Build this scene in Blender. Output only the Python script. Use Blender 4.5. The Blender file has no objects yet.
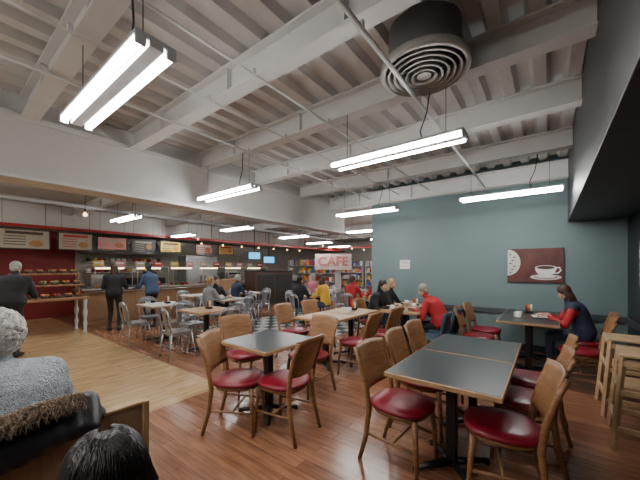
import bpy, bmesh, math, random
import numpy as np
from mathutils import Vector, Matrix
random.seed(7)
sc=bpy.context.scene
rad=math.radians
# ------------------------------------------------------------------ materials
def mat(name,col,rough=.5,metal=0,var=.08,scale=12,bump=0,bscale=80,emit=0,ecol=None,stretch=None,coat=0):
    m=bpy.data.materials.new(name); m.use_nodes=True
    nt=m.node_tree; b=nt.nodes['Principled BSDF']
    b.inputs['Roughness'].default_value=rough; b.inputs['Metallic'].default_value=metal
    if coat: b.inputs['Coat Weight'].default_value=coat; b.inputs['Coat Roughness'].default_value=.15
    tc=nt.nodes.new('ShaderNodeTexCoord'); mp=nt.nodes.new('ShaderNodeMapping')
    nt.links.new(tc.outputs['Object'],mp.inputs['Vector'])
    if stretch: mp.inputs['Scale'].default_value=stretch
    n=nt.nodes.new('ShaderNodeTexNoise'); n.inputs['Scale'].default_value=scale; n.inputs['Detail'].default_value=3
    nt.links.new(mp.outputs['Vector'],n.inputs['Vector'])
    r=nt.nodes.new('ShaderNodeValToRGB')
    r.color_ramp.elements[0].position=.3; r.color_ramp.elements[1].position=.7
    r.color_ramp.elements[0].color=[max(0,c*(1-var)) for c in col]+[1]
    r.color_ramp.elements[1].color=[min(1,c*(1+var)) for c in col]+[1]
    nt.links.new(n.outputs['Fac'],r.inputs['Fac']); nt.links.new(r.outputs['Color'],b.inputs['Base Color'])
    if bump:
        n2=nt.nodes.new('ShaderNodeTexNoise'); n2.inputs['Scale'].default_value=bscale
        nt.links.new(mp.outputs['Vector'],n2.inputs['Vector'])
        bp=nt.nodes.new('ShaderNodeBump'); bp.inputs['Strength'].default_value=bump; bp.inputs['Distance'].default_value=.01
        nt.links.new(n2.outputs['Fac'],bp.inputs['Height']); nt.links.new(bp.outputs['Normal'],b.inputs['Normal'])
    if emit:
        b.inputs['Emission Color'].default_value=list(ecol or col)+[1]; b.inputs['Emission Strength'].default_value=emit
    return m
M={}
M['beech']=mat('beech_wood',(.245,.118,.05),.38,var=.28,scale=9,stretch=(1,1,7))
M['beech_edge']=mat('beech_edge',(.36,.215,.105),.4,var=.15,stretch=(1,6,1))
M['pine']=mat('pine_wood',(.50,.34,.19),.45,var=.15,stretch=(1,1,6))
M['red']=mat('red_vinyl',(.19,.005,.017),.33,var=.12,bump=.1,bscale=120)
M['laminate']=mat('black_laminate',(.025,.029,.031),.3,var=.12,scale=60)
M['blackmetal']=mat('black_metal',(.012,.012,.013),.4,.3)
M['steel']=mat('galvanised_steel',(.36,.37,.39),.33,.85,var=.12)
M['stainless']=mat('stainless_steel',(.50,.49,.48),.3,.8,var=.08,stretch=(1,1,9))
M['white']=mat('white_paint',(.59,.585,.57),.55,var=.04,scale=3)
M['deck']=mat('painted_deck',(.55,.54,.52),.6,var=.08,scale=2.5)
M['fascia']=mat('fascia_paint',(.56,.545,.52),.6,var=.03,scale=1.5)
M['ceil2']=mat('ceiling_paint',(.34,.325,.30),.7,var=.06,scale=2)
M['teal']=mat('teal_paint',(.128,.182,.19),.7,var=.04,scale=2,bump=.03,bscale=200)
M['dark']=mat('charcoal_paint',(.018,.021,.025),.45,var=.1,scale=2)
M['dark2']=mat('bulkhead_slate',(.048,.054,.061),.5,var=.06,scale=2)
M['cream']=mat('cream_wall',(.42,.39,.34),.7,var=.05,scale=2)
M['redwall']=mat('red_wall',(.19,.012,.012),.55,var=.1,scale=2)
M['redpaint']=mat('red_gloss',(.38,.02,.02),.4)
M['ledhouse']=mat('led_housing',(.42,.43,.44),.5)
M['tube']=mat('led_diffuser',(.9,.95,1),.4,emit=78,ecol=(1,.985,.955))
M['bulb']=mat('warm_bulb',(1,.7,.4),.4,emit=5,ecol=(1,.62,.3))
M['glow']=mat('heat_lamp_glow',(1,.8,.5),.4,emit=10,ecol=(1,.72,.42))
M['screen']=mat('blue_screen',(.05,.35,.6),.3,emit=1.6,ecol=(.1,.5,.9))
M['vent']=mat('vent_metal',(.36,.345,.32),.5,.1,var=.1,scale=8)
M['duct']=mat('duct_grey',(.15,.15,.155),.5,.3)
M['black']=mat('black_matte',(.012,.012,.012),.6)
M['cable']=mat('cable_black',(.01,.01,.01),.6)
M['skin']=mat('skin_light',(.50,.29,.21),.5,var=.07,scale=20)
M['lips']=mat('lips',(.40,.14,.12),.45)
M['eye']=mat('eye_white',(.7,.7,.68),.2)
M['iris']=mat('iris_dark',(.03,.02,.015),.2)
M['hair_dark']=mat('hair_dark',(.010,.007,.006),.36,var=.4,scale=60,stretch=(1,1,.2),bump=.4,bscale=150)
M['hair_brown']=mat('hair_brown',(.05,.025,.014),.45,var=.3,scale=60,bump=.4,bscale=150)
M['hair_grey']=mat('hair_grey',(.26,.24,.22),.6,var=.2,scale=60,bump=.4,bscale=150)
M['hair_white']=mat('hair_white',(.60,.57,.53),.7,var=.22,scale=50,bump=.3,bscale=150)
M['hair_blond']=mat('hair_blond',(.35,.22,.10),.5,var=.2,scale=60,bump=.4,bscale=150)
M['c_black']=mat('cloth_black',(.010,.010,.012),.85,bump=.3)
M['c_navy']=mat('cloth_navy',(.015,.025,.055),.8,bump=.3)
M['c_blue']=mat('cloth_blue',(.03,.055,.11),.8,bump=.3)
M['c_red']=mat('cloth_red',(.36,.012,.018),.75,bump=.3)
M['c_yellow']=mat('cloth_yellow',(.60,.34,.03),.75,bump=.3)
M['c_grey']=mat('cloth_grey',(.22,.22,.23),.85,bump=.3)
M['c_jean']=mat('cloth_denim',(.035,.05,.09),.85,bump=.3,bscale=200)
M['c_pink']=mat('cloth_pink',(.45,.14,.17),.8,bump=.3)
M['shoe']=mat('shoe_dark',(.02,.018,.017),.5)
M['fur']=mat('fur_brown',(.17,.115,.075),.8,var=.5,scale=80)
M['puffer']=mat('puffer_black',(.010,.010,.014),.42,var=.2,bump=.35,bscale=20)
M['upholst']=mat('upholstery_teal',(.018,.045,.07),.6,bump=.1)
M['china']=mat('white_china',(.7,.69,.67),.2)
M['paper']=mat('paper_white',(.65,.64,.60),.8)
M['coffee']=mat('coffee_brown',(.05,.02,.01),.3)
M['artred']=mat('art_red_brown',(.085,.02,.016),.5,var=.35,scale=5)
M['artcream']=mat('art_cream',(.50,.48,.44),.5,var=.06)
M['boardcream']=mat('board_beige',(.34,.29,.21),.5,var=.08)
M['boardyellow']=mat('board_yellow',(.50,.34,.08),.5,var=.08)
M['boardpink']=mat('board_pink',(.50,.20,.18),.5,var=.08)
M['signpink']=mat('sign_pink',(.46,.36,.34),.5,var=.05)
M['signred']=mat('sign_letter_red',(.42,.12,.11),.5)
M['pastry']=mat('pastry_golden',(.35,.17,.055),.6,var=.3,scale=40)
M['green']=mat('salad_green',(.10,.22,.05),.6,var=.3)
M['bluebox']=mat('pack_blue',(.05,.12,.35),.5)
M['orange']=mat('pack_orange',(.55,.2,.03),.5)
M['choc']=mat('dark_wood',(.055,.03,.02),.5,var=.25,stretch=(1,6,1))
M['oak']=mat('oak_panel',(.25,.14,.07),.45,var=.2,stretch=(1,1,6))
M['booth']=mat('booth_panel_brown',(.27,.17,.10),.5,var=.15,stretch=(1,5,1))
M['white2']=mat('white_laminate',(.5,.5,.49),.4)
M['tile']=mat('kitchen_tile',(.27,.25,.22),.35,var=.1,scale=3)
g=bpy.data.materials.new('clear_glass'); g.use_nodes=True; gb=g.node_tree.nodes['Principled BSDF']
gb.inputs['Base Color'].default_value=(.9,.95,.95,1); gb.inputs['Roughness'].default_value=.05; gb.inputs['Transmission Weight'].default_value=1; gb.inputs['IOR'].default_value=1.05
M['glass']=g
kn=mat('knit_pale_blue',(.43,.47,.505),.85,var=.22,scale=45); nt=kn.node_tree
wv=nt.nodes.new('ShaderNodeTexWave'); wv.inputs['Scale'].default_value=20; wv.inputs['Distortion'].default_value=6; wv.inputs['Detail'].default_value=1; wv.inputs['Detail Scale'].default_value=6
bp=nt.nodes.new('ShaderNodeBump'); bp.inputs['Strength'].default_value=1; bp.inputs['Distance'].default_value=.011
tc=nt.nodes.new('ShaderNodeTexCoord'); nt.links.new(tc.outputs['Object'],wv.inputs['Vector'])
nt.links.new(wv.outputs['Fac'],bp.inputs['Height']); nt.links.new(bp.outputs['Normal'],nt.nodes['Principled BSDF'].inputs['Normal'])
M['knit']=kn
def floor_mat():
    m=bpy.data.materials.new('wood_plank_floor'); m.use_nodes=True; nt=m.node_tree; b=nt.nodes['Principled BSDF']; L=nt.links.new
    geo=nt.nodes.new('ShaderNodeNewGeometry'); sep=nt.nodes.new('ShaderNodeSeparateXYZ'); L(geo.outputs['Position'],sep.inputs[0])
    def planks(swap,c1,c2,dark):
        cb=nt.nodes.new('ShaderNodeCombineXYZ')
        L(sep.outputs['Y' if swap else 'X'],cb.inputs['X']); L(sep.outputs['X' if swap else 'Y'],cb.inputs['Y'])
        br=nt.nodes.new('ShaderNodeTexBrick'); L(cb.outputs[0],br.inputs['Vector'])
        br.inputs['Scale'].default_value=1; br.inputs['Brick Width'].default_value=1.1; br.inputs['Row Height'].default_value=.12
        br.inputs['Mortar Size'].default_value=.0018; br.inputs['Mortar Smooth'].default_value=.1
        br.inputs['Color1'].default_value=c1; br.inputs['Color2'].default_value=c2; br.inputs['Mortar'].default_value=dark
        br.offset=.37; br.inputs['Bias'].default_value=0
        mp=nt.nodes.new('ShaderNodeMapping'); mp.inputs['Scale'].default_value=(1.3,14,1); L(cb.outputs[0],mp.inputs['Vector'])
        no=nt.nodes.new('ShaderNodeTexNoise'); no.inputs['Scale'].default_value=2.2; no.inputs['Detail'].default_value=5; L(mp.outputs[0],no.inputs['Vector'])
        rp=nt.nodes.new('ShaderNodeValToRGB'); rp.color_ramp.elements[0].position=.32; rp.color_ramp.elements[0].color=(.6,.55,.52,1); rp.color_ramp.elements[1].position=.66; rp.color_ramp.elements[1].color=(1.0,1.0,1.0,1)
        L(no.outputs['Fac'],rp.inputs['Fac'])
        mx=nt.nodes.new('ShaderNodeMix'); mx.data_type='RGBA'; mx.blend_type='MULTIPLY'; mx.inputs[0].default_value=1
        L(br.outputs['Color'],mx.inputs[6]); L(rp.outputs['Color'],mx.inputs[7])
        return mx.outputs[2]
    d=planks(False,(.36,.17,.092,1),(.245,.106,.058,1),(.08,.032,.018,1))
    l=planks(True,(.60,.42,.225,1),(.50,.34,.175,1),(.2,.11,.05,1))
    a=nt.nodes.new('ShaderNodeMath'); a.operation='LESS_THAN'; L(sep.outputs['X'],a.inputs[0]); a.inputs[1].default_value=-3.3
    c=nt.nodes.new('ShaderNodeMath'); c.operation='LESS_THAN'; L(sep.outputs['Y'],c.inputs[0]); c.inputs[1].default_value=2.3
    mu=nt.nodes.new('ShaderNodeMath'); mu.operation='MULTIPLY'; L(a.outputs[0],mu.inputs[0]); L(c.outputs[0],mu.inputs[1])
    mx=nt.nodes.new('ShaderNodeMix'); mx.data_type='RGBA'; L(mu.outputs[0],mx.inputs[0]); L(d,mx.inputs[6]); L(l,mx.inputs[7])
    L(mx.outputs[2],b.inputs['Base Color']); b.inputs['Roughness'].default_value=.22
    return m
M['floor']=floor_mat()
ck=bpy.data.materials.new('checker_tile'); ck.use_nodes=True; nt=ck.node_tree
c=nt.nodes.new('ShaderNodeTexChecker'); c.inputs['Scale'].default_value=3.3; c.inputs['Color1'].default_value=(.6,.6,.58,1); c.inputs['Color2'].default_value=(.02,.02,.02,1)
mp=nt.nodes.new('ShaderNodeMapping'); mp.inputs['Location'].default_value=(0,0,.15)
tc=nt.nodes.new('ShaderNodeTexCoord'); nt.links.new(tc.outputs['Object'],mp.inputs['Vector']); nt.links.new(mp.outputs['Vector'],c.inputs['Vector']); nt.links.new(c.outputs['Color'],nt.nodes['Principled BSDF'].inputs['Base Color'])
nt.nodes['Principled BSDF'].inputs['Roughness'].default_value=.3
M['checker']=ck
# ------------------------------------------------------------------ mesh builder
_boxc={}
def boxgeo(size,bev):
    k=(round(size[0],4),round(size[1],4),round(size[2],4),round(bev,4))
    if k in _boxc: return _boxc[k]
    bm=bmesh.new(); bmesh.ops.create_cube(bm,size=1)
    for v in bm.verts: v.co=Vector((v.co.x*size[0],v.co.y*size[1],v.co.z*size[2]))
    if bev>0: bmesh.ops.bevel(bm,geom=bm.edges[:],offset=min(bev,min(size)*.45),segments=2,affect='EDGES',profile=.5)
    bm.verts.index_update()
    r=([v.co.copy() for v in bm.verts],[[v.index for v in f.verts] for f in bm.faces]); bm.free(); _boxc[k]=r; return r
def frame(d,up=Vector((0,0,1))):
    d=d.normalized()
    if abs(d.dot(up))>.97: up=Vector((1,0,0))
    x=up.cross(d).normalized(); y=d.cross(x); return x,y,d
class MB:
    def __init__(s): s.v=[];s.f=[];s.m=[];s.s=[];s.mats=[]
    def mi(s,k):
        k=M[k] if isinstance(k,str) else k
        if k not in s.mats: s.mats.append(k)
        return s.mats.index(k)
    def add(s,vs,fs,mt,smooth=False,T=None):
        o=len(s.v); i=s.mi(mt) if not isinstance(mt,list) else None
        for p in vs:
            p=Vector(p); s.v.append(T@p if T else p)
        for k,f in enumerate(fs):
            s.f.append([o+a for a in f]); s.m.append(i if i is not None else s.mi(mt[k])); s.s.append(smooth)
    def box(s,c,size,mt,bev=0,rot=None,T=None):
        vs,fs=boxgeo(size,bev); m=Matrix.Translation(c)
        if rot: m=m@rot.to_4x4()
        if T: m=T@m
        s.add(vs,fs,mt,False,m)
    def tube(s,pts,r,mt,n=8,T=None,smooth=True,flat=1):
        pts=[Vector(p) for p in pts]; N=len(pts); rs=r if isinstance(r,(list,tuple)) else [r]*N
        vs=[];fs=[]; px=None
        for i,p in enumerate(pts):
            d=(pts[min(i+1,N-1)]-pts[max(i-1,0)])
            if d.length<1e-9: d=Vector((0,0,1))
            if px is None: x,y,_=frame(d)
            else:
                dn=d.normalized(); x=(px-dn*px.dot(dn)).normalized(); y=dn.cross(x)
            px=x
            for k in range(n):
                a=2*math.pi*k/n; vs.append(p+x*math.cos(a)*rs[i]+y*math.sin(a)*rs[i]*flat)
        for i in range(N-1):
            for k in range(n):
                k2=(k+1)%n; fs.append([i*n+k,i*n+k2,(i+1)*n+k2,(i+1)*n+k])
        fs.append(list(range(n))[::-1]); fs.append([(N-1)*n+k for k in range(n)])
        s.add(vs,fs,mt,smooth,T)
    def sphere(s,c,r,mt,nu=14,nv=9,T=None,rot=None):
        if not isinstance(r,(list,tuple)): r=(r,r,r)
        c=Vector(c); vs=[Vector((0,0,r[2]))];fs=[]
        for j in range(1,nv):
            t=math.pi*j/nv
            for i in range(nu):
                a=2*math.pi*i/nu; vs.append(Vector((r[0]*math.sin(t)*math.cos(a),r[1]*math.sin(t)*math.sin(a),r[2]*math.cos(t))))
        vs.append(Vector((0,0,-r[2])))
        for i in range(nu): fs.append([0,1+i,1+(i+1)%nu])
        for j in range(nv-2):
            for i in range(nu):
                a=1+j*nu; fs.append([a+i,a+nu+i,a+nu+(i+1)%nu,a+(i+1)%nu])
        a=1+(nv-2)*nu
        for i in range(nu): fs.append([a+i,len(vs)-1,a+(i+1)%nu])
        if rot: vs=[rot@p for p in vs]
        s.add([p+c for p in vs],fs,mt,True,T)
    def lathe(s,prof,mt,n=24,c=(0,0,0),T=None,smooth=True):
        c=Vector(c); vs=[];fs=[]; K=len(prof)
        for (r,z) in prof:
            for i in range(n):
                a=2*math.pi*i/n; vs.append(c+Vector((r*math.cos(a),r*math.sin(a),z)))
        for j in range(K-1):
            for i in range(n):
                i2=(i+1)%n; fs.append([j*n+i,j*n+i2,(j+1)*n+i2,(j+1)*n+i])
        s.add(vs,fs,mt,smooth,T)
    def sheet(s,fn,nu,nv,th,mt,axis,T=None,smooth=True):
        A=Vector(axis)*th; n=(nu+1)*(nv+1); vs=[];fs=[]
        for o in (Vector((0,0,0)),A):
            for j in range(nv+1):
                for i in range(nu+1): vs.append(Vector(fn(i/nu,j/nv))+o)
        g=lambda i,j,k=0:k*n+j*(nu+1)+i
        for j in range(nv):
            for i in range(nu):
                fs.append([g(i,j),g(i+1,j),g(i+1,j+1),g(i,j+1)]); fs.append([g(i,j,1),g(i,j+1,1),g(i+1,j+1,1),g(i+1,j,1)])
        for i in range(nu): fs.append([g(i,0),g(i,0,1),g(i+1,0,1),g(i+1,0)]); fs.append([g(i,nv),g(i+1,nv),g(i+1,nv,1),g(i,nv,1)])
        for j in range(nv): fs.append([g(0,j),g(0,j+1),g(0,j+1,1),g(0,j,1)]); fs.append([g(nu,j),g(nu,j,1),g(nu,j+1,1),g(nu,j+1)])
        s.add(vs,fs,mt,smooth,T)
    def loft(s,rings,mt,T=None,smooth=True):
        n=len(rings[0]); vs=[p for r in rings for p in r]; fs=[]
        for i in range(len(rings)-1):
            for k in range(n):
                k2=(k+1)%n; fs.append([i*n+k,i*n+k2,(i+1)*n+k2,(i+1)*n+k])
        fs.append(list(range(n))[::-1]); fs.append([(len(rings)-1)*n+k for k in range(n)])
        s.add(vs,fs,mt,smooth,T)
    def poly(s,pts,mt,T=None,smooth=False): s.add(pts,[list(range(len(pts)))],mt,smooth,T)
    def mesh(s,name):
        me=bpy.data.meshes.new(name); me.from_pydata([tuple(p) for p in s.v],[],s.f)
        for m in s.mats: me.materials.append(m)
        me.polygons.foreach_set('material_index',s.m); me.polygons.foreach_set('use_smooth',s.s); me.update()
        bm=bmesh.new(); bm.from_mesh(me); bmesh.ops.recalc_face_normals(bm,faces=bm.faces[:]); bm.to_mesh(me); bm.free()
        return me
    def obj(s,name,loc=(0,0,0),rz=0):
        return place(s.mesh(name),name,loc,rz)
def place(me,name,loc=(0,0,0),rz=0):
    o=bpy.data.objects.new(name,me); o.location=loc; o.rotation_euler=(0,0,rad(rz)); sc.collection.objects.link(o); return o
def roomobj(name,parts,bev=0):
    b=MB()
    for c,sz,mt in parts: b.box(c,sz,mt,bev)
    return b.obj(name)
def bx(x0,x1,y0,y1,z0,z1,mt): return (((x0+x1)/2,(y0+y1)/2,(z0+z1)/2),(x1-x0,y1-y0,z1-z0),mt)
# ------------------------------------------------------------------ room shell
XE=.99; XW=-12; YS=-2.6; YN=17; DW=6.6
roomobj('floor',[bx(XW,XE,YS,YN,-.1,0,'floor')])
roomobj('floor_tile_inset',[bx(-6.9,-3.75,3.9,8.0,0,.004,'checker')])
roomobj('wall_north',[bx(-3.42,XE,DW,DW+.15,0,3.55,'teal')])
roomobj('wall_north_shop',[bx(XW,XE,YN,YN+.15,0,3.45,'cream')])
roomobj('wall_east',[bx(XE,XE+.15,YS,YN,0,3.55,'dark')])
roomobj('wall_south',[bx(XW,XE,YS-.15,YS,0,3.55,'cream')])
roomobj('wall_west',[bx(XW-.15,XW,YS,2.9,0,3.45,'redwall'),bx(XW-.15,XW,2.9,YN,0,3.45,'tile')])
roomobj('baseboard_north',[bx(-3.42,XE,DW-.015,DW,0,.12,'dark')],.004)
roomobj('trim_1',[bx(-3.4,XE,DW-.03,DW,.64,.74,'dark2')],.008)
roomobj('trim_2',[bx(XE-.03,XE,.5,DW-.03,.64,.74,'dark2')],.008)
b=MB(); prof=[]; x=-4.7
while x<.5:
    prof+= [(x,3.40),(x+.10,3.40),(x+.135,3.47),(x+.235,3.47)]; x+=.27
vs=[];fs=[]
for (px,pz) in prof: vs+=[(px,YS,pz),(px,DW+.1,pz)]
for i in range(len(prof)-1): fs.append([2*i,2*i+2,2*i+3,2*i+1])
b.add(vs,fs,'deck'); b.box((-2.1,(YS+DW)/2,3.52),(5.6,DW-YS+.3,.06),'deck'); b.obj('ceiling')
roomobj('ceiling_shop',[bx(XW,-4.75,YS,YN,3.2,3.3,'ceil2'),bx(-4.75,XE,DW+.15,YN,3.2,3.3,'ceil2')])
roomobj('ceiling_bulkhead',[bx(.27,XE,YS,DW,2.28,3.5,'dark2')],.004)
roomobj('ceiling_bulkhead',[bx(-4.95,-4.6,YS,7.2,2.48,3.19,'fascia'),bx(-4.93,-4.66,YS,DW,3.19,3.5,'deck'),bx(-4.6,-4.57,YS,7.2,3.12,3.19,'white'),bx(-4.6,-4.585,YS,7.2,2.48,2.52,'white')],.004)
roomobj('ceiling_bulkhead',[bx(-12,-10.8,YS,YN,2.62,3.2,'fascia'),bx(-10.8,-10.77,YS,YN,2.56,2.64,'redpaint')],.004)
def ibeam(y,zb,x0,x1,w=.15,hh=.26):
    b=MB(); L=x1-x0; cx=(x0+x1)/2
    b.box((cx,y,zb+.009),(L,w,.018),'white',.003); b.box((cx,y,zb+hh-.009),(L,w,.018),'white',.003); b.box((cx,y,zb+hh/2),(L,.014,hh-.03),'white')
    xx=x0+.9
    while xx<x1-.3:
        b.box((xx,y,zb+hh/2),(.012,w*.8,hh-.04),'white'); xx+=1.3
    b.obj('steel_beam')
for y in (-1.4,-.35,.7,1.77,2.8,3.95,5.3): ibeam(y,3.14,-4.6,.27)
ibeam(6.45,3.0,-4.57,.27,hh=.30)
for y in (0,2.6,5.2,7.8,10.4,13): ibeam(y,2.98,-10.8,-4.95,.12,.22)
def conduit(x,z,y0,y1,r=.011,mt='white'):
    b=MB(); b.tube([(x,y0,z),(x,y1,z)],r,mt,8)
    y=y0+.5
    while y<y1: b.box((x,y,z+.02),(.04,.03,.05),mt,.003); y+=1.05
    b.obj('ceiling_conduit')
conduit(-.93,3.0,-2,6.3,.017); conduit(-1.95,3.11,-2,6.3); conduit(-3.3,3.11,-2,6.3,.014); conduit(-2.6,3.115,-2,6.3,.007)
conduit(-5.4,2.9,-2,10,.02,'ledhouse'); conduit(-6.6,2.85,-2,12,.03,'ledhouse'); conduit(-8.3,2.88,-2,12,.04,'ledhouse')
roomobj('trim_3',[bx(-9.32,-9.2,5.5,14,2.42,2.5,'redpaint')])
roomobj('trim_4',[bx(-9.2,-5.2,12.0,12.12,2.42,2.5,'redpaint')])
for y in (6,8.5,11): roomobj('hanger_rod',[bx(-9.27,-9.25,y-.01,y+.01,2.5,3.2,'redpaint')])
b=MB()
b.lathe([(.37,.0),(.375,-.02),(.345,-.035),(.325,-.01),(.325,.03),(.37,.03),(.37,0)],'vent',40)
for i,r in enumerate((.31,.26,.21,.16,.11)):
    z=-.005-.006*i
    b.lathe([(r,z-.03),(r-.03,z+.02),(r-.036,z+.02),(r-.012,z-.034),(r,z-.03)],'vent',36)
b.lathe([(.06,-.05),(.055,-.03),(0,-.02)],'vent',20); b.lathe([(.06,-.05),(0,-.055)],'vent',20)
b.lathe([(.33,.02),(0,.02)],'black',32)
b.lathe([(.345,.0),(.30,.08),(.30,.32)],'duct',32)
for a in range(4):
    an=a*math.pi/2+.4; b.tube([(0,0,.005),(.32*math.cos(an),.32*math.sin(an),.005)],.006,'vent',6)
o=b.obj('round_air_diffuser',(-.79,2.42,3.085)); o.scale=(.92,.92,1)
def led_mesh():
    b=MB(); L=1.32
    b.box((0,0,.030),(L,.20,.026),'ledhouse',.006)
    b.box((0,0,.004),(L,.07,.03),'ledhouse',.004)
    for sy in (-1,1):
        b.tube([(-L/2+.02,sy*.076,0),(L/2-.02,sy*.076,0)],.020,'tube',12)
        for sx in (-1,1): b.box((sx*(L/2-.008),sy*.074,.003),(.02,.05,.056),'ledhouse',.005)
    for sx in (-1,1):
        b.tube([(sx*.5,0,.04),(sx*.5,0,.53)],.003,'cable',6); b.box((sx*.5,0,.048),(.04,.03,.02),'ledhouse',.003)
    b.tube([(.3,0,.04),(.27,.02,.15),(.33,.02,.3),(.36,0,.45),(.36,0,.53)],.006,'cable',6)
    return b.mesh('fluorescent_light')
LM=led_mesh()
for (x,y) in [(-2.21,.70),(-1.2,2.72),(-3.8,2.72),(-.48,5.3),(-2.88,5.3),(-7.5,2.72),(-9.9,5.33),(-7.0,5.33),(-4.3,7.95),(-7.2,7.95),(-4.8,10.5),(-8.0,10.5),(-5.6,13),(-8.6,13),(-3.4,10.5),(-.9,-1.3),(-3.4,-1.3),(-6.6,-.2),(-9.2,-.2)]:
    place(LM,'fluorescent_light',(x,y,2.6))
def pend_mesh():
    b=MB(); b.tube([(0,0,.07),(0,0,.9)],.003,'cable',6)
    b.tube([(0,0,.03),(0,0,.08)],.012,'blackmetal',10)
    b.lathe([(.0,-.035),(.015,-.032),(.026,-.018),(.028,0),(.022,.015),(.012,.032),(0,.035)],'bulb',16); return b.mesh('pendant_bulb')
PM=pend_mesh()
for i in range(7): place(PM,'pendant_bulb',(-8.9,5.4+i*.8,2.28))
for i in range(6): place(PM,'pendant_bulb',(-6.4,8.6+i*1.0,2.3))
place(PM,'pendant_bulb',(-5.6,.30,2.32)); place(PM,'pendant_bulb',(-5.7,1.5,2.33))
# ------------------------------------------------------------------ chairs / tables
def chair_mesh():
    b=MB()
    N=28
    def se(rx,ry,z,e=2.7):
        r=[]
        for k in range(N):
            a=2*math.pi*k/N; c,s_=math.cos(a),math.sin(a)
            r.append(Vector((rx*math.copysign(abs(c)**(2/e),c),ry*math.copysign(abs(s_)**(2/e),s_),z)))
        return r
    b.loft([se(.19,.19,.40),se(.20,.20,.405),se(.20,.20,.43)],'beech')
    b.loft([se(.20,.20,.431),se(.222,.222,.44),se(.228,.228,.455),se(.215,.215,.475),se(.17,.17,.487),se(.08,.08,.49)],'red')
    for sy in (-1,1):
        b.tube([(.195,sy*.185,0),(.18,sy*.172,.25),(.165,sy*.16,.42)],[.014,.018,.021],'beech',10)
        b.tube([(-.27,sy*.195,0),(-.215,sy*.188,.2),(-.19,sy*.185,.42),(-.215,sy*.192,.60),(-.265,sy*.20,.76),(-.31,sy*.205,.87)],[.016,.019,.022,.020,.018,.015],'beech',10)
        b.tube([(.185,sy*.177,.2),(-.212,sy*.187,.22)],.010,'beech',8)
    b.tube([(0,-.18,.21),(0,.18,.21)],.010,'beech',8)
    b.tube([(-.195,-.18,.44),(-.195,.18,.44)],.013,'beech',8)
    def pan(u,v):
        y=(u-.5)*2; w=.188+.02*v; z=.56+.32*v
        x=-.205-.10*v-.035*(1-y*y); z+=.012*(1-y*y)*(1 if v>.5 else -1)
        return (x+.005,y*w,z)
    b.sheet(pan,12,8,.012,'beech',(1,0,.3))
    return b.mesh('dining_chair')
CH=chair_mesh()
def tchair_mesh():
    b=MB()
    b.box((0,0,.44),(.40,.42,.07),'upholst',.03)
    def pan(u,v):
        y=(u-.5)*2; return (-.19-.08*v-.05*(1-y*y)+.02,y*(.20-.02*v*v),.46+.38*v)
    b.sheet(pan,12,8,.035,'upholst',(1,0,.2))
    for sx in (-1,1):
        for sy in (-1,1): b.tube([(sx*.20,sy*.19,0),(sx*.16,sy*.16,.42)],[.011,.016],'beech',8)
    return b.mesh('upholstered_chair')
TC=tchair_mesh()
def metal_mesh():
    b=MB(); b.box((0,0,.445),(.37,.37,.022),'steel',.008)
    for sx in (-1,1): b.box((sx*.17,0,.42),(.012,.32,.045),'steel',.003); b.box((0,sx*.17,.42),(.32,.012,.045),'steel',.003)
    for sx in (-1,1):
        for sy in (-1,1): b.tube([(sx*.225,sy*.215,0),(sx*.195,sy*.19,.2),(sx*.16,sy*.16,.43)],[.013,.018,.024],'steel',8,flat=.7)
        b.tube([(sx*.19,-.18,.22),(sx*.19,.18,.22)],.006,'steel',6)
    pts=[(-.165,.17,.44),(-.19,.185,.55),(-.215,.19,.70),(-.232,.165,.79),(-.245,.10,.835),(-.25,0,.85),(-.245,-.10,.835),(-.232,-.165,.79),(-.215,-.19,.70),(-.19,-.185,.55),(-.165,-.17,.44)]
    b.tube(pts,.013,'steel',8)
    b.sheet(lambda u,v:(-.17-.075*v-.012*(1-(2*u-1)**2),(u-.5)*(.10+.03*v),.45+.39*v),5,6,.005,'steel',(1,0,0))
    b.sheet(lambda u,v:(-.225-.02*v,(u-.5)*.34,.76+.06*v-(abs(u-.5)*2)**3*.03),8,2,.004,'steel',(1,0,0))
    return b.mesh('metal_cafe_chair')
MC=metal_mesh()
def table_mesh(w=.74,l=.79,top='laminate',name='cafe_table'):
    b=MB(); b.box((0,0,.732),(w,l,.034),'beech_edge',.006); b.box((0,0,.7505),(w-.022,l-.022,.003),top,.001)
    b.box((0,0,.37),(.07,.07,.70),'blackmetal',.006); b.box((0,0,.708),(.30,.30,.012),'blackmetal',.003)
    for a in range(4):
        R=Matrix.Rotation(a*math.pi/2+math.pi/4,4,'Z')
        b.tube([(.02,0,.05),(.30,0,.025)],[.035,.022],'blackmetal',8,T=R,flat=.8); b.tube([(.29,0,0),(.29,0,.03)],.02,'blackmetal',8,T=R)
    return b.mesh(name)
TB=table_mesh(); TB2=table_mesh(.72,.74)
TBo=table_mesh(.72,.72,'beech_edge','cafe_table_oak'); TBw=table_mesh(.74,.74,'white2','cafe_table_white')
def chair(x,y,rz,me=CH,name='dining_chair'): place(me,name,(x,y,0),rz)
def table(x,y,me=TB,rz=0): place(me,'cafe_table',(x,y,0),rz)
table(-.575,2.40); table(-.575,3.20)
chair(-.90,2.25,-4); chair(-.93,2.86,3); chair(-.95,3.42,-2)
chair(-.25,2.33,190); chair(-.17,2.90,184); chair(-.12,3.46,182)
table(-2.34,2.19,TB2)
chair(-2.34,1.81,32); chair(-1.96,2.03,186); chair(-2.95,2.38,-12); chair(-2.30,2.80,-95)
table(-.23,5.32,TB2); table(-.23,6.08,TB2)
chair(-.85,5.15,3); chair(-.84,5.78,-3); chair(.33,5.02,178); chair(.42,5.66,182)
table(-2.75,3.78,TBo); table(-2.75,4.52,TBo)
chair(-2.17,3.72,182); chair(-2.15,4.45,176); chair(-3.35,3.75,2); chair(-3.36,4.45,-3)
table(-2.05,5.25,TBo); table(-2.05,5.99,TBo)
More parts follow.
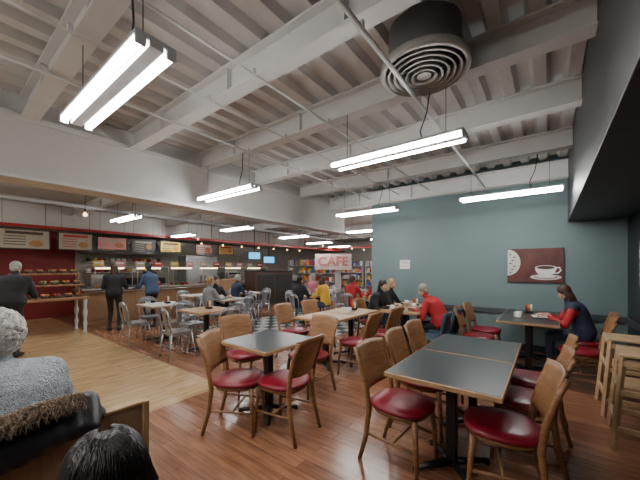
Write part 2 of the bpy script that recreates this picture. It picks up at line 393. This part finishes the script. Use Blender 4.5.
chair(-1.40,5.28,180,TC,'upholstered_chair'); chair(-1.42,4.66,186,TC,'upholstered_chair'); chair(-1.45,5.95,178,TC,'upholstered_chair')
chair(-2.73,5.28,0); chair(-2.75,5.92,2)
mt=[(-6.4,3.0),(-4.95,3.1),(-6.3,4.5),(-4.75,9.9),(-7.8,4.6),(-5.2,6.4),(-7.3,6.0),(-4.2,7.4),(-6.2,8.2),(-4.6,9.0)]
for i,(x,y) in enumerate(mt):
    if i==3: continue
    table(x,y,TBo if i in (1,5,7,9) else TBw)
    random.seed(i+3)
    for a in (0,90,180,270):
        if i in (4,) and a in(90,270): continue
        if i==5 and a==0: continue
        r=.53; an=rad(a)
        chair(x+r*math.cos(an)+random.uniform(-.03,.03),y+r*math.sin(an)+random.uniform(-.03,.03),a+180+random.uniform(-10,10),MC,'metal_cafe_chair')
def high_mesh():
    b=MB()
    for sx in (-1,1):
        for sy in (-1,1): b.tube([(sx*.25,sy*.24,0),(sx*.19,sy*.19,.76)],.024,'pine',4,smooth=False)
    for z,w in ((.74,.2),(.50,.215),(.2,.235)):
        for s_ in (-1,1):
            b.box((s_*w,0,z),(.022,2*w,.045),'pine',.004); b.box((0,s_*w,z-.03),(2*w,.022,.045),'pine',.004)
    b.box((0,0,.50),(.36,.36,.018),'pine',.004)
    b.box((.03,0,.77),(.36,.42,.018),'pine',.006)
    return b.mesh('wooden_high_chair')
HM=high_mesh(); place(HM,'wooden_high_chair',(.70,4.40,0),180); place(HM,'wooden_high_chair',(.70,3.68,0),176)
# ------------------------------------------------------------------ people
def remesh(mb,vox,sm,fac=.5):
    me=mb.mesh('tmp'); o=bpy.data.objects.new('tmp',me); sc.collection.objects.link(o)
    r=o.modifiers.new('r','REMESH'); r.mode='VOXEL'; r.voxel_size=vox
    s=o.modifiers.new('s','SMOOTH'); s.factor=fac; s.iterations=sm
    dg=bpy.context.evaluated_depsgraph_get(); e=o.evaluated_get(dg); m=e.to_mesh()
    vs=[v.co.copy() for v in m.vertices]; fs=[list(p.vertices) for p in m.polygons]; e.to_mesh_clear()
    bpy.data.objects.remove(o); bpy.data.meshes.remove(me); return vs,fs
def capsule(mb,p0,p1,r0,r1,n=12):
    p0=Vector(p0);p1=Vector(p1); mb.tube([p0,p1],[r0,r1],'skin',n); mb.sphere(p0,r0,'skin',n,8); mb.sphere(p1,r1,'skin',n,8)
def hand_geo():
    m=MB()
    capsule(m,(-.03,0,0),(.01,0,0),.024,.024)
    F=[(.027,.088,(.036,.024,.019),.0092),(.009,.093,(.041,.027,.02),.0096),(-.010,.088,(.038,.025,.019),.0090),(-.028,.079,(.030,.019,.016),.0080)]
    for y,x,ls,r in F:
        capsule(m,(.008,y*.6,0),(x,y,.002),.014,.0115)
        p=Vector((x,y,.002)); a=-.25
        for i,l in enumerate(ls):
            q=p+Vector((math.cos(a)*l,y*.12*l/.03,math.sin(a)*l)); capsule(m,p,q,r*(1-.08*i),r*(1-.08*(i+1)),10); p=q; a-=.38
    capsule(m,(.018,.02,-.004),(.05,.045,-.012),.014,.011); capsule(m,(.05,.045,-.012),(.074,.056,-.018),.0105,.0098); capsule(m,(.074,.056,-.018),(.096,.060,-.026),.0098,.008)
    return remesh(m,.0035,2)
HG=hand_geo()
def head_geo():
    m=MB()
    m.sphere((-.012,0,.03),(.095,.075,.098),'skin',24,16); m.sphere((.018,0,-.04),(.068,.057,.072),'skin',20,14)
    m.sphere((.055,0,-.088),(.026,.026,.022),'skin'); m.sphere((.058,0,.028),(.028,.05,.014),'skin')
    capsule(m,(.078,0,.010),(.098,0,-.022),.008,.0125); m.sphere((.090,.011,-.026),.009,'skin'); m.sphere((.090,-.011,-.026),.009,'skin')
    for s in (-1,1): m.sphere((-.005,s*.077,-.008),(.017,.009,.03),'skin'); m.sphere((.05,s*.035,-.02),(.025,.022,.02),'skin')
    m.sphere((.076,0,-.052),(.014,.024,.012),'skin')
    return remesh(m,.005,3)
HE=head_geo()
_hair={}
def hair_geo(t):
    if t in _hair: return _hair[t]
    m=MB(); m.sphere((-.02,0,.043),(.100,.087,.100),'skin',24,16); m.sphere((-.06,0,-.02),(.052,.070,.065),'skin')
    for s in (-1,1): m.sphere((-.02,s*.066,.015),(.035,.02,.035),'skin')
    if t in('long','strands'):
        m.sphere((-.065,0,-.10),(.045,.08,.13),'skin'); m.sphere((-.07,0,-.19),(.035,.07,.08),'skin')
        for s in (-1,1): m.sphere((-.02,s*.080,-.06),(.04,.018,.11),'skin')
    if t=='curly':
        random.seed(4); m.sphere((-.055,0,-.03),(.065,.082,.075),'skin')
        for i in range(230):
            a=random.uniform(0,2*math.pi); z=random.uniform(-.9,1); r=math.sqrt(1-z*z)
            p=Vector((-.030+.112*r*math.cos(a),.100*r*math.sin(a),.028+.116*z))
            if p.x>.040 and p.z<.09: continue
            m.sphere(p,random.uniform(.010,.019),'skin',8,6)
    _hair[t]=remesh(m,.0045 if t=='curly' else .0055,1 if t=='curly' else 3); return _hair[t]
def ik(a,c,l1,l2,hint):
    a=Vector(a);c=Vector(c); d=c-a; D=min(d.length,(l1+l2)*.995); dn=d.normalized(); c=a+dn*D
    x=(l1*l1-l2*l2+D*D)/(2*D); h=math.sqrt(max(0,l1*l1-x*x)); hp=Vector(hint); hp=(hp-dn*hp.dot(dn)).normalized()
    return a+dn*x+hp*h,c
def person(name,x,y,rz,pose='sit',s=1,lean=8,top='c_black',legs='c_jean',hair='hair_brown',ht='short',hands=None,look=(0,0),vox=.017,bulk=1.0,z0=0,legopen=.1,footx=None,round_=0,strands=0,stride=0,arms=None,neck=.155):
    b=MB(); body=MB(); pr=[]
    def cap(p0,p1,r0,r1,tag):
        capsule(body,p0,p1,r0*s,r1*s); pr.append((Vector(p0),Vector(p1),r0*s,r1*s,tag))
    pel=Vector((0,0,.92*s)) if pose!='sit' else Vector((0,0,.565))
    la=rad(lean)
    def SP(t):
        k=t/.5; a=la*(.6+.4*k)+rad(round_)*max(0,k-.4)
        return pel+Vector((math.sin(a)*t*s,0,math.cos(a)*t*s))
    rings=[]; N=20
    for (t,rx,ry) in [(-.09,.07,.10),(-.05,.105,.15),(0,.125,.172),(.08,.122,.165),(.17,.110,.148),(.27,.118,.158),(.36,.122,.172),(.42,.105,.172),(.465,.078,.13),(.495,.055,.075),(.51,.04,.045)]:
        c=SP(t); d=(SP(t+.02)-SP(t-.02)).normalized(); fx=Vector((d.z,0,-d.x)); k=s*bulk
        rings.append([c+fx*(math.cos(2*math.pi*i/N)*rx*k)+Vector((0,math.sin(2*math.pi*i/N)*ry*k,0)) for i in range(N)])
    body.loft(rings,'skin'); pr.append((SP(.0),SP(.43),.15*s*bulk,.15*s*bulk,'top')); pr.append((SP(-.05),SP(-.04),.14*s*bulk,.14*s*bulk,'legs'))
    nk=SP(.48); d=(SP(.5)-SP(.45)).normalized()
    hc=nk+Vector((.02+.45*d.x*.17,0,neck))*s
    cap(nk-d*.02,nk+(hc-nk)*.62,.058,.052,'skin')
    sh=SP(.425); wid=.165*s*(.92+.08*bulk)
    tgt=hands or ([(.42,.16,.80),(.42,-.16,.80)] if pose=='sit' else [(.06,.26,.80),(.06,-.26,.80)])
    for i,sy in enumerate((1,-1)):
        S=sh+Vector((0,sy*wid,-.005)); cap(SP(.44),S,.062*bulk,.062*bulk,'top')
        E,W=ik(S,Vector(tgt[i]),.29*s,.25*s,(-.35,sy*.5,-1))
        cap(S,E,.056*bulk,.045*bulk,'arm'); cap(E,W-(W-E)*.05,.045*bulk,.031,'arm')
        dr=(W-E).normalized()
        if pose=='sit' or tgt[i][0]>.2: dr=(dr*.5+Vector((1,-sy*.35,-.15))).normalized()
        zz=Vector((0,0,1)) if abs(dr.z)<.8 else Vector((0,sy,0)); z=(zz-dr*zz.dot(dr)).normalized(); yy=z.cross(dr)
        ty=-sy if zz.z>.5 else 1
        if zz.z<.5: yy=Vector((1,0,0)); yy=(yy-dr*yy.dot(dr)).normalized(); z=dr.cross(yy)
        Rm=Matrix(((dr.x,yy.x*ty,z.x,0),(dr.y,yy.y*ty,z.y,0),(dr.z,yy.z*ty,z.z,0),(0,0,0,1)))
        b.add(HG[0],HG[1],'skin',True,Matrix.Translation(W)@Rm@Matrix.Scale(s*.95,4))
    for sy in (1,-1):
        H=pel+Vector((0,sy*.09*s,-.02*s))
        if pose=='sit':
            fx=footx if footx is not None else .40
            A=Vector((fx,sy*legopen*1.1,.085)); K,A=ik(H,A,.42*s,.42*s,(.3,0,1))
        else:
            A=Vector((sy*stride,sy*.095,.085)); K,A=ik(H,A,.43*s,.42*s,(1,0,0))
        cap(H,K,.088,.062,'legs'); cap(K,A,.060,.040,'legs')
        b2=[(A.x-.05,.036,.045),(A.x-.02,.042,.06),(A.x+.06,.045,.045),(A.x+.13,.047,.032),(A.x+.18,.036,.022),(A.x+.195,.015,.012)]
        rg=[]
        for (fx_,w,h) in b2: rg.append([Vector((fx_,A.y+math.cos(2*math.pi*k/14)*w,max(.004,h+math.sin(2*math.pi*k/14)*h))) for k in range(14)])
        b.loft(rg,'shoe')
        b.tube([(A.x,A.y,.05),(A.x,A.y,.12)],.043*s,'shoe',12)
    vs,fs=remesh(body,vox,5,.5)
    C=np.array([[sum(vs[i][k] for i in f)/len(f) for k in range(3)] for f in fs]); tags=[]
    D=[]
    for (p0,p1,r0,r1,t) in pr:
        p0=np.array(p0);p1=np.array(p1); dd=p1-p0; L=max(1e-9,dd@dd); u=np.clip(((C-p0)@dd)/L,0,1)
        D.append(np.linalg.norm(C-(p0+u[:,None]*dd),axis=1)-(r0+(r1-r0)*u)*1.0); tags.append(t)
    idx=np.argmin(np.array(D),axis=0); mm={'top':top,'legs':legs,'skin':'skin','arm':arms or top}
    hem=SP(-.03).z if pose=='stand' else None
    fm=[]
    for q,i in enumerate(idx):
        t=tags[i]
        if hem and t=='legs' and C[q][2]>hem: t='top'
        if t=='skin' and C[q][2]<(nk.z+.005): t='top'
        fm.append(mm[t])
    b.add(vs,fs,fm,True)
    Rn=Matrix.Translation(nk+d*.012)@(Vector((0,0,1)).rotation_difference(d).to_matrix().to_4x4())
    b.lathe([(.062*s,-.02),(.066*s,0),(.062*s,.018),(.056*s,.018),(.055*s,-.01)],top,18,T=Rn)
    HT=Matrix.Translation(hc)@Matrix.Rotation(rad(look[0]),4,'Z')@Matrix.Rotation(rad(look[1]),4,'Y')@Matrix.Scale(.90*s,4)
    b.add(HE[0],HE[1],'skin',True,HT)
    for sy in (-1,1):
        b.sphere((.068,sy*.030,.004),(.012,.015,.0105),'eye',10,8,T=HT); b.sphere((.0765,sy*.030,.004),.0058,'iris',8,6,T=HT)
        b.tube([(.078,sy*.016,.026),(.080,sy*.032,.030),(.070,sy*.048,.026)],.0035,hair,6,T=HT)
    b.sphere((.0865,0,-.052),(.006,.022,.006),'lips',10,6,T=HT)
    hv,hf=hair_geo(ht); b.add(hv,hf,hair,True,HT)
    if strands:
        random.seed(11)
        for i in range(strands):
            a=random.uniform(.75,2*math.pi-.75); e=random.uniform(.05,1.0); pts=[]
            L=random.uniform(.8,1.15); wob=random.uniform(-.5,.5)
            if ht=='curly':
                ph=random.uniform(0,6.28); z=random.uniform(-.8,1); r=math.sqrt(max(0,1-z*z))
                P=Vector((-.030+.118*r*math.cos(a),.106*r*math.sin(a),.028+.122*z)); nn=Vector((r*math.cos(a),r*math.sin(a),z)); t1=nn.cross(Vector((.3,.2,1))).normalized(); t2=nn.cross(t1)
                for k in range(8):
                    an=ph+k*.6; rr=.016; pts.append(P+t1*rr*math.cos(an)+t2*rr*math.sin(an)+nn*(.0015*k))
                b.tube(pts,[.0020]*7+[.001],hair,4,T=HT); continue
            for k in range(13):
                t=k/12*L
                if t<.55:
                    th=.15+ (t/.55)*1.45; rr=1.02+e*.07; last=Vector((-.02+.104*rr*math.sin(th)*math.cos(a+wob*t),.091*rr*math.sin(th)*math.sin(a+wob*t),.043+.104*rr*math.cos(th))); pts.append(last.copy())
                else:
                    last=last+Vector((-.002*math.cos(a)-.001,random.uniform(-.004,.004)+.006*math.sin(a)*(1 if t<.8 else -1),-.026)); pts.append(last.copy())
            b.tube(pts,[.0022]*12+[.0008],hair,4,T=HT)
    return b.obj(name,(x,y,z0),rz)
person('elderly_woman',-1.90,.20,180,'sit',1.0,7,'knit','c_navy','hair_white','curly',hands=[(.42,.12,.72),(.42,-.22,.74)],vox=.012,bulk=1.36,strands=350,round_=12,neck=.142)
person('seated_girl',-.55,.195,172,'sit',.82,18,'c_black','c_jean','hair_dark','strands',hands=[(.30,.1,.6),(.30,-.1,.6)],vox=.014,strands=1100)
chair(-.53,.195,172)
person('man_in_black_coat',-7.15,.85,150,'stand',.98,20,'c_black','c_black','hair_grey','short',hands=[(.42,.2,.95),(.42,-.2,.95)],bulk=1.35,look=(0,15))
person('woman_standing',-8.3,2.75,150,'stand',.96,3,'c_black','c_black','hair_brown','long',hands=[(.3,.15,1.05),(.3,-.15,1.05)],bulk=1.15)
person('man_in_blue_jacket',-8.0,3.5,200,'stand',.97,14,'c_blue','c_black','hair_dark','short',hands=[(.4,.15,1.0),(.4,-.15,1.0)],bulk=1.15)
person('cafe_worker',-10.75,4.6,0,'stand',1,4,'c_black','c_black','hair_dark','short',hands=[(.35,.15,1.05),(.35,-.15,1.05)])
person('woman_in_grey',-6.3,3.97,90,'sit',.98,8,'c_grey','c_jean','hair_blond','short')
person('woman_in_dark_coat',-6.83,4.5,0,'sit',.98,8,'c_black','c_jean','hair_brown','short')
person('man_in_dark_jumper',-5.2,5.87,90,'sit',1,10,'c_black','c_jean','hair_dark','short',bulk=1.1)
person('woman_in_yellow',-4.67,6.4,180,'sit',1,12,'c_yellow','c_jean','hair_brown','long')
person('woman_in_red_jacket',-4.2,6.87,90,'sit',1,12,'c_red','c_black','hair_brown','short')
person('man_in_red_shirt',-3.67,7.4,180,'sit',1,12,'c_red','c_black','hair_dark','short')
person('woman_in_pink',-6.2,7.67,90,'sit',1,12,'c_pink','c_black','hair_grey','short')
person('man_in_navy',-7.3,5.47,90,'sit',1,12,'c_navy','c_black','hair_grey','short')
person('woman_in_black_jacket',-2.70,5.28,0,'sit',.98,18,'c_black','c_jean','hair_dark','long',hands=[(.42,.1,.82),(.40,-.16,.80)],look=(-20,12),bulk=1.15,vox=.014)
person('woman_in_grey_cardigan',-2.72,5.92,2,'sit',.95,10,'c_black','c_jean','hair_blond','long',look=(-10,8))
person('man_in_red_jumper',-1.42,5.28,180,'sit',.96,26,'c_red','c_black','hair_grey','short',hands=[(.42,.16,.80),(.42,-.14,.80)],look=(0,24),bulk=1.25,vox=.013,round_=12)
person('woman_in_red_and_navy',.42,5.66,182,'sit',.95,16,'c_navy','c_jean','hair_brown','long',hands=[(.42,.12,.80),(.44,-.10,.80)],look=(0,26),bulk=1.15,vox=.013,round_=10,arms='c_red')
# ------------------------------------------------------------------ foreground booth + coat
b=MB()
b.box((-1.515,-.45,.48),(.03,2.12,.78),'booth',.004); b.box((-1.515,-.45,.875),(.042,2.14,.018),'beech_edge',.006)
b.box((-1.57,-.45,.66),(.07,2.08,.40),'upholst',.025); b.box((-1.80,-.45,.40),(.50,2.08,.10),'upholst',.03); b.box((-1.78,-.45,.18),(.44,2.0,.34),'choc',.01)
b.box((-1.515,.625,.44),(.05,.03,.88),'beech_edge',.006)
b.obj('booth_bench')
m=MB(); random.seed(5)
for i in range(17):
    y=-.40+i*.05; z=.925+.012*math.sin(i*.9)
    capsule(m,(-1.61,y,z-.15),(-1.54,y+.01,z),.035,.048,10); capsule(m,(-1.54,y+.01,z),(-1.465,y,z-.07-.015*math.sin(i*.8)),.048,.040,10)
capsule(m,(-1.47,-.3,.86),(-1.475,.38,.875),.045,.038)
capsule(m,(-1.53,.38,.92),(-1.52,.44,.88),.042,.036)
cv,cf=remesh(m,.008,8); b=MB(); b.add(cv,cf,'puffer',True)
for i in range(4200):
    t=random.random(); y=-.35+.72*t; a=random.uniform(-1.5,1.5)
    c=Vector((-1.50+.025*math.sin(y*9),y,.952+.012*math.sin(t*9))); n=Vector((math.sin(a),random.uniform(-.5,.5),math.cos(a))).normalized()
    p=c+n*.020; q=p+n*.028+Vector((random.uniform(-.014,.014),random.uniform(-.02,.02),-.008)); r=q+Vector((n.x*.014+random.uniform(-.01,.01),random.uniform(-.014,.014),-.02))
    b.tube([p,q,r],[.0024,.0017,.0005],'fur',3)
b.obj('fur_trimmed_coat')
# ------------------------------------------------------------------ wall art
b=MB(); Y=DW-.035; x0,x1,z0,z1=-.60,.22,1.24,1.85
b.box(((x0+x1)/2,DW-.0175,(z0+z1)/2),(x1-x0,.035,z1-z0),'artred',.004)
def P2(pts,k,mt): b.poly([(p[0],Y-.001-.001*k,p[1]) for p in pts],mt)
def ell(cx,cz,rx,rz,a0=0,a1=360,n=30): return [(cx+rx*math.cos(rad(a0+(a1-a0)*i/n)),cz+rz*math.sin(rad(a0+(a1-a0)*i/n))) for i in range(n+1)]
P2([(x0+.004,z0+.16)]+ell(x0+.004,1.60,.20,.24,-90,90)+[(x0+.004,z1-.004)],1,'artcream')
for i in range(7): P2(ell(x0+.05+.03*(i%3),1.42+.055*i,.018,.012),2,'coffee' if i%2 else 'artred')
P2(ell(-.03,1.34,.22,.05),1,'artcream'); P2(ell(-.03,1.345,.16,.03),2,'coffee'); P2(ell(-.03,1.35,.145,.024),3,'china')
P2(ell(-.03,1.51,.15,.155,180,360),4,'china'); P2(ell(-.03,1.51,.15,.038),5,'artcream'); P2(ell(-.03,1.508,.125,.028),6,'coffee')
b.tube([(.10,Y-.006,1.50),(.16,Y-.006,1.51),(.18,Y-.006,1.46),(.14,Y-.006,1.41),(.07,Y-.006,1.41)],.011,'china',8)
b.obj('coffee_cup_canvas_picture')
roomobj('notice_sign',[bx(-2.70,-2.47,DW-.012,DW,1.48,1.68,'paper'),bx(-2.67,-2.50,DW-.014,DW-.012,1.60,1.64,'ledhouse'),bx(-2.67,-2.50,DW-.014,DW-.012,1.53,1.55,'ledhouse')])
roomobj('framed_picture',[bx(XE-.03,XE,5.0,5.7,1.2,1.9,'blackmetal'),bx(XE-.034,XE-.03,5.05,5.65,1.25,1.85,'artcream')])
# ------------------------------------------------------------------ table items
def mug():
    b=MB(); b.lathe([(0,0),(.03,0),(.04,.03),(.043,.085),(.039,.085),(.036,.03),(0,.012)],'china',20); b.lathe([(0,.07),(.038,.07)],'coffee',20)
    b.tube([(.04,0,.07),(.065,0,.065),(.068,0,.035),(.038,0,.02)],.005,'china',8); b.lathe([(0,-.002),(.07,.004),(.075,.010),(.06,.006),(0,.002)],'china',20); return b.mesh('coffee_mug')
MU=mug()
for (x,y) in [(-2.2,5.05),(-2.0,5.55),(-2.3,5.95),(-.35,5.45),(-2.65,4.3),(-6.3,4.35),(-5.2,6.3),(-4.2,7.3)]: place(MU,'coffee_mug',(x,y,.755),random.uniform(0,360))
b=MB(); b.lathe([(0,0),(.06,0),(.12,.015),(.125,.018),(.06,.006),(0,.004)],'china',28)
for i in range(7): b.sphere((random.uniform(-.05,.05),random.uniform(-.05,.05),.018),(.025,.02,.012),['pastry','green','pastry'][i%3],8,6)
PL=b.mesh('dinner_plate'); place(PL,'dinner_plate',(-1.92,5.25,.753)); place(PL,'dinner_plate',(-2.25,5.3,.753)); place(PL,'dinner_plate',(-6.3,4.6,.753))
b=MB(); b.box((0,0,.005),(.22,.3,.01),'choc',.003); b.box((.0,0,.0112),(.19,.27,.002),'paper'); b.obj('open_magazine',(-.10,5.66,.752),8)
def caddy():
    b=MB(); b.box((0,0,.02),(.12,.08,.04),'blackmetal',.006)
    for i,c in enumerate(('redpaint','orange','paper')): b.tube([(-.035+.035*i,0,.03),(-.035+.035*i,0,.13),(-.035+.035*i,0,.15)],[.016,.016,.006],c,10)
    return b.mesh('condiment_caddy')
CD=caddy()
for (x,y) in [(-.25,6.05),(-2.08,5.85),(-6.4,3.1),(-4.95,3.15),(-2.75,4.6)]: place(CD,'condiment_caddy',(x,y,.752))
# ------------------------------------------------------------------ servery
b=MB(); X=-9.95
b.box((X,5.8,.45),(.7,6.6,.9),'oak',.01); b.box((X,5.8,.92),(.80,6.7,.04),'stainless',.006)
for i in range(11): b.box((X+.352,2.8+i*.6,.47),(.01,.56,.74),'choc' if i>5 else 'oak',.004)
for i in range(6):
    y=3.2+i*1.05
    b.box((X+.36,y,1.30),(.01,.9,.45),'glass'); b.box((X,y,1.53),(.6,.95,.02),'stainless',.003)
    b.tube([(X,y-.35,1.49),(X,y+.35,1.49)],.014,'glow',8)
    for s_ in (-1,1): b.tube([(X+.32,y+s_*.45,.94),(X+.32,y+s_*.45,1.53)],.012,'stainless',8)
    for k in range(5): b.sphere((X+random.uniform(-.2,.2),y+random.uniform(-.35,.35),.97),(.07,.07,.04),random.choice(['pastry','green','redpaint','china']),10,6)
for k in (.38,.43,.48): b.tube([(X+k,2.6,.86),(X+k,9,.86)],.01,'stainless',8)
b.obj('servery_counter')
b=MB(); random.seed(21)
for i in range(12):
    y=2.85+i*.52; c=['boardyellow','boardpink','boardcream','redpaint'][i%4]
    b.box((X+.25,y,1.62),(.012,.26,.17),c,.003); b.box((X+.258,y,1.64),(.003,.18,.035),'paper'); b.box((X+.25,y,1.545),(.04,.1,.01),'blackmetal')
b.obj('price_card_row')
b=MB(); b.box((0,0,.22),(.45,.7,.36),'stainless',.03); b.box((.1,0,.03),(.5,.72,.06),'blackmetal',.01); b.box((.24,0,.33),(.02,.6,.08),'black',.005)
for s_ in (-.18,.18): b.tube([(.26,s_,.22),(.36,s_,.20)],.018,'black',8); b.tube([(.25,s_,.16),(.25,s_,.24)],.035,'stainless',12)
for k in range(6): b.lathe([(.03,0),(.04,.07),(.036,.07),(.028,.006)],'china',12,c=(0,-.27+k*.11,.40))
b.obj('espresso_machine',(-11.55,8.5,.92)); roomobj('back_counter',[bx(-11.95,-11.2,7.8,10.5,0,.88,'choc'),bx(-11.95,-11.15,7.78,10.52,.88,.92,'stainless')],.01)
b=MB(); b.box((0,0,.05),(.35,.35,.10),'blackmetal',.01); b.tube([(0,0,.1),(-.02,0,.25)],.02,'blackmetal',8); b.box((0,0,.36),(.03,.38,.26),'blackmetal',.008,rot=Matrix.Rotation(.2,3,'Y')); b.obj('cash_till',(-9.95,9.0,.94))
b=MB()
b.box((-11.5,4.3,2.15),(.9,2.6,.35),'stainless',.01); b.loft([[Vector((-11.95,3.0,1.98)),Vector((-10.95,3.0,1.98)),Vector((-10.95,5.6,1.98)),Vector((-11.95,5.6,1.98))],[Vector((-11.95,3.2,2.45)),Vector((-11.2,3.2,2.45)),Vector((-11.2,5.4,2.45)),Vector((-11.95,5.4,2.45))]],'stainless',smooth=False)
b.obj('extractor_hood')
b=MB()
for z in (1.35,1.7):
    b.box((-11.85,4.3,z),(.28,2.4,.02),'stainless',.003)
    for k in range(14):
        y=3.2+k*.17; b.lathe([(.0,0),(.06,0),(.065,.12),(.0,.12)],random.choice(['stainless','china','choc','redpaint','boardyellow']),12,c=(-11.84,y,z+.012))
b.obj('kitchen_wall_shelf')
roomobj('kitchen_cooking_range',[bx(-11.95,-11.2,3.0,5.6,0,.92,'stainless'),bx(-11.95,-11.25,3.1,3.9,.92,1.3,'stainless'),bx(-11.95,-11.3,4.3,5.4,.92,1.15,'black')],.01)
roomobj('fridge_cabinet',[bx(-11.95,-11.3,6.2,7.6,0,2.0,'stainless'),bx(-11.3,-11.28,6.25,6.88,.1,1.9,'ledhouse'),bx(-11.3,-11.28,6.92,7.55,.1,1.9,'ledhouse'),bx(-11.28,-11.25,6.8,6.83,.8,1.2,'black'),bx(-11.28,-11.25,6.97,7.0,.8,1.2,'black')],.01)
def poster(y,w,z0,z1,bg,fg,X=-10.70):
    b=MB(); b.box((X,y,(z0+z1)/2),(.03,w,z1-z0),'blackmetal',.004); b.box((X+.016,y,(z0+z1)/2),(.004,w-.05,z1-z0-.05),bg)
    b.box((X+.019,y,z1-.10),(.003,w*.7,.07),fg)
    for k in range(4): b.box((X+.019,y-w*.18,z1-.19-k*.07),(.003,w*.4,.02),fg)
    b.sphere((X+.018,y+w*.22,z0+.16),(.004,w*.14,.09),'pastry',12,8)
    for sy in (-1,1): b.tube([(X,y+sy*w*.4,z1),(X,y+sy*w*.4,3.2)],.004,'cable',6)
    b.obj('menu_board')
poster(1.55,1.0,1.98,2.5,'boardcream','choc'); poster(2.6,.8,2.0,2.5,'boardcream','redpaint'); poster(3.5,.8,2.05,2.45,'boardpink','boardcream'); poster(4.4,.75,2.05,2.45,'dark2','boardcream'); poster(5.3,.75,2.05,2.45,'boardyellow','choc'); poster(6.6,.75,2.05,2.45,'boardpink','paper'); poster(7.6,.75,2.05,2.45,'boardyellow','redpaint')
roomobj('red_pillar',[bx(-9.4,-9.1,.45,.75,0,3.2,'redwall')],.01)
b=MB()
b.box((0,0,.80),(.8,1.3,.06),'oak',.01); b.box((-.1,0,1.1),(.5,1.25,.03),'oak',.006); b.box((-.2,0,1.36),(.3,1.2,.03),'oak',.006)
for sx in (-1,1):
    for sy in (-1,1): b.lathe([(.04,0),(.03,.08),(.045,.2),(.025,.3),(.05,.45),(.03,.6),(.045,.77)],'white2',14,c=(sx*.34,sy*.58,0))
for sy in (-1,1): b.box((-.25,sy*.6,1.08),(.04,.04,.6),'oak',.004)
random.seed(9)
for (xx,zz) in ((.2,.83),(.0,1.115),(-.2,1.375)):
    for k in range(6):
        y=-.5+k*.2; b.lathe([(.06,0),(.09,.06),(.085,.06),(.055,.01)],'choc',14,c=(xx,y,zz))
        for q in range(5): b.sphere((xx+random.uniform(-.05,.05),y+random.uniform(-.05,.05),zz+.07),(.035,.03,.025),random.choice(['pastry','pastry','green','orange','redpaint']),8,6)
BK=b.mesh('bakery_display_cart'); place(BK,'bakery_display_cart',(-9.0,1.70,0)); 
roomobj('dark_cabinet',[bx(-9.1,-8.5,7.3,9.3,0,1.35,'choc'),bx(-9.12,-8.48,7.28,9.32,1.35,1.4,'blackmetal'),bx(-8.5,-8.48,7.4,8.25,.15,1.25,'black'),bx(-8.5,-8.48,8.35,9.2,.15,1.25,'black')],.01)
roomobj('oak_partition',[bx(-8.55,-8.45,5.3,6.6,0,1.1,'oak'),bx(-8.57,-8.43,5.28,6.62,1.1,1.14,'beech_edge')],.006)
def scr(x,y,z,n='display_screen'):
    b=MB(); b.box((0,0,0),(.05,.50,.30),'blackmetal',.01); b.box((.027,0,0),(.004,.46,.26),'screen'); b.tube([(-.01,0,.15),(-.01,0,3.2-z)],.015,'blackmetal',8); b.obj(n,(x,y,z),-25)
scr(-9.5,8.1,2.0); scr(-9.5,8.9,1.85)
b=MB(); b.box((0,0,0),(1.65,.05,.72),'signpink',.01)
cu=bpy.data.curves.new('t','FONT'); cu.body='CAFE'; cu.size=.58; cu.align_x='CENTER'; cu.align_y='CENTER'; cu.extrude=.01; cu.offset=.015
to=bpy.data.objects.new('t',cu); sc.collection.objects.link(to); e=to.evaluated_get(bpy.context.evaluated_depsgraph_get()); me=e.to_mesh()
b.add([v.co.copy() for v in me.vertices],[list(p.vertices) for p in me.polygons],'signred',False,Matrix.Translation((0,-.04,0))@Matrix.Rotation(rad(90),4,'X')); e.to_mesh_clear(); bpy.data.objects.remove(to)
for sx in (-1,1): b.tube([(sx*.7,0,.36),(sx*.7,0,1.4)],.006,'cable',6)
b.obj('cafe_sign',(-7.75,11.2,1.78),33)
def shelf_unit(x,y,rz,L=3,H=1.9):
    b=MB(); b.box((0,.02,H/2),(L,.04,H),'white2',.004)
    for s_ in (-1,1): b.box((s_*L/2,-.2,H/2),(.03,.46,H),'white2',.004)
    cols=['redpaint','bluebox','orange','green','paper','china','artcream','c_yellow','c_pink']
    for k in range(5):
        z=.1+k*.38; b.box((0,-.2,z),(L,.42,.03),'white2',.004); xx=-L/2+.08
        while xx<L/2-.15:
            w=random.uniform(.08,.16); h=random.uniform(.15,.3); c=random.choice(cols)
            b.box((xx+w/2,-.26,z+.015+h/2),(w*.9,.26,h),c,.008); xx+=w
    b.obj('grocery_shelf',(x,y,0),rz)
for (x,y,r) in [(-9.9,15.5,0),(-6.7,15.5,0),(-3.5,15.5,0),(-4.6,12.4,0),(-9.4,12.0,0)]: shelf_unit(x,y,r)
shelf_unit(-2.0,9.2,90,2.6,2.0)
# ------------------------------------------------------------------ world + camera
w=bpy.data.worlds.new('world'); sc.world=w; w.use_nodes=True; w.node_tree.nodes['Background'].inputs[0].default_value=(.5,.5,.5,1); w.node_tree.nodes['Background'].inputs[1].default_value=.3
cam=bpy.data.cameras.new('camera'); co=bpy.data.objects.new('camera',cam); sc.collection.objects.link(co)
co.location=(0,0,1.5); co.rotation_euler=(rad(90),0,rad(37.2)); cam.lens=16.875; cam.sensor_width=36; cam.shift_y=.04375; cam.clip_start=.05; sc.camera=co
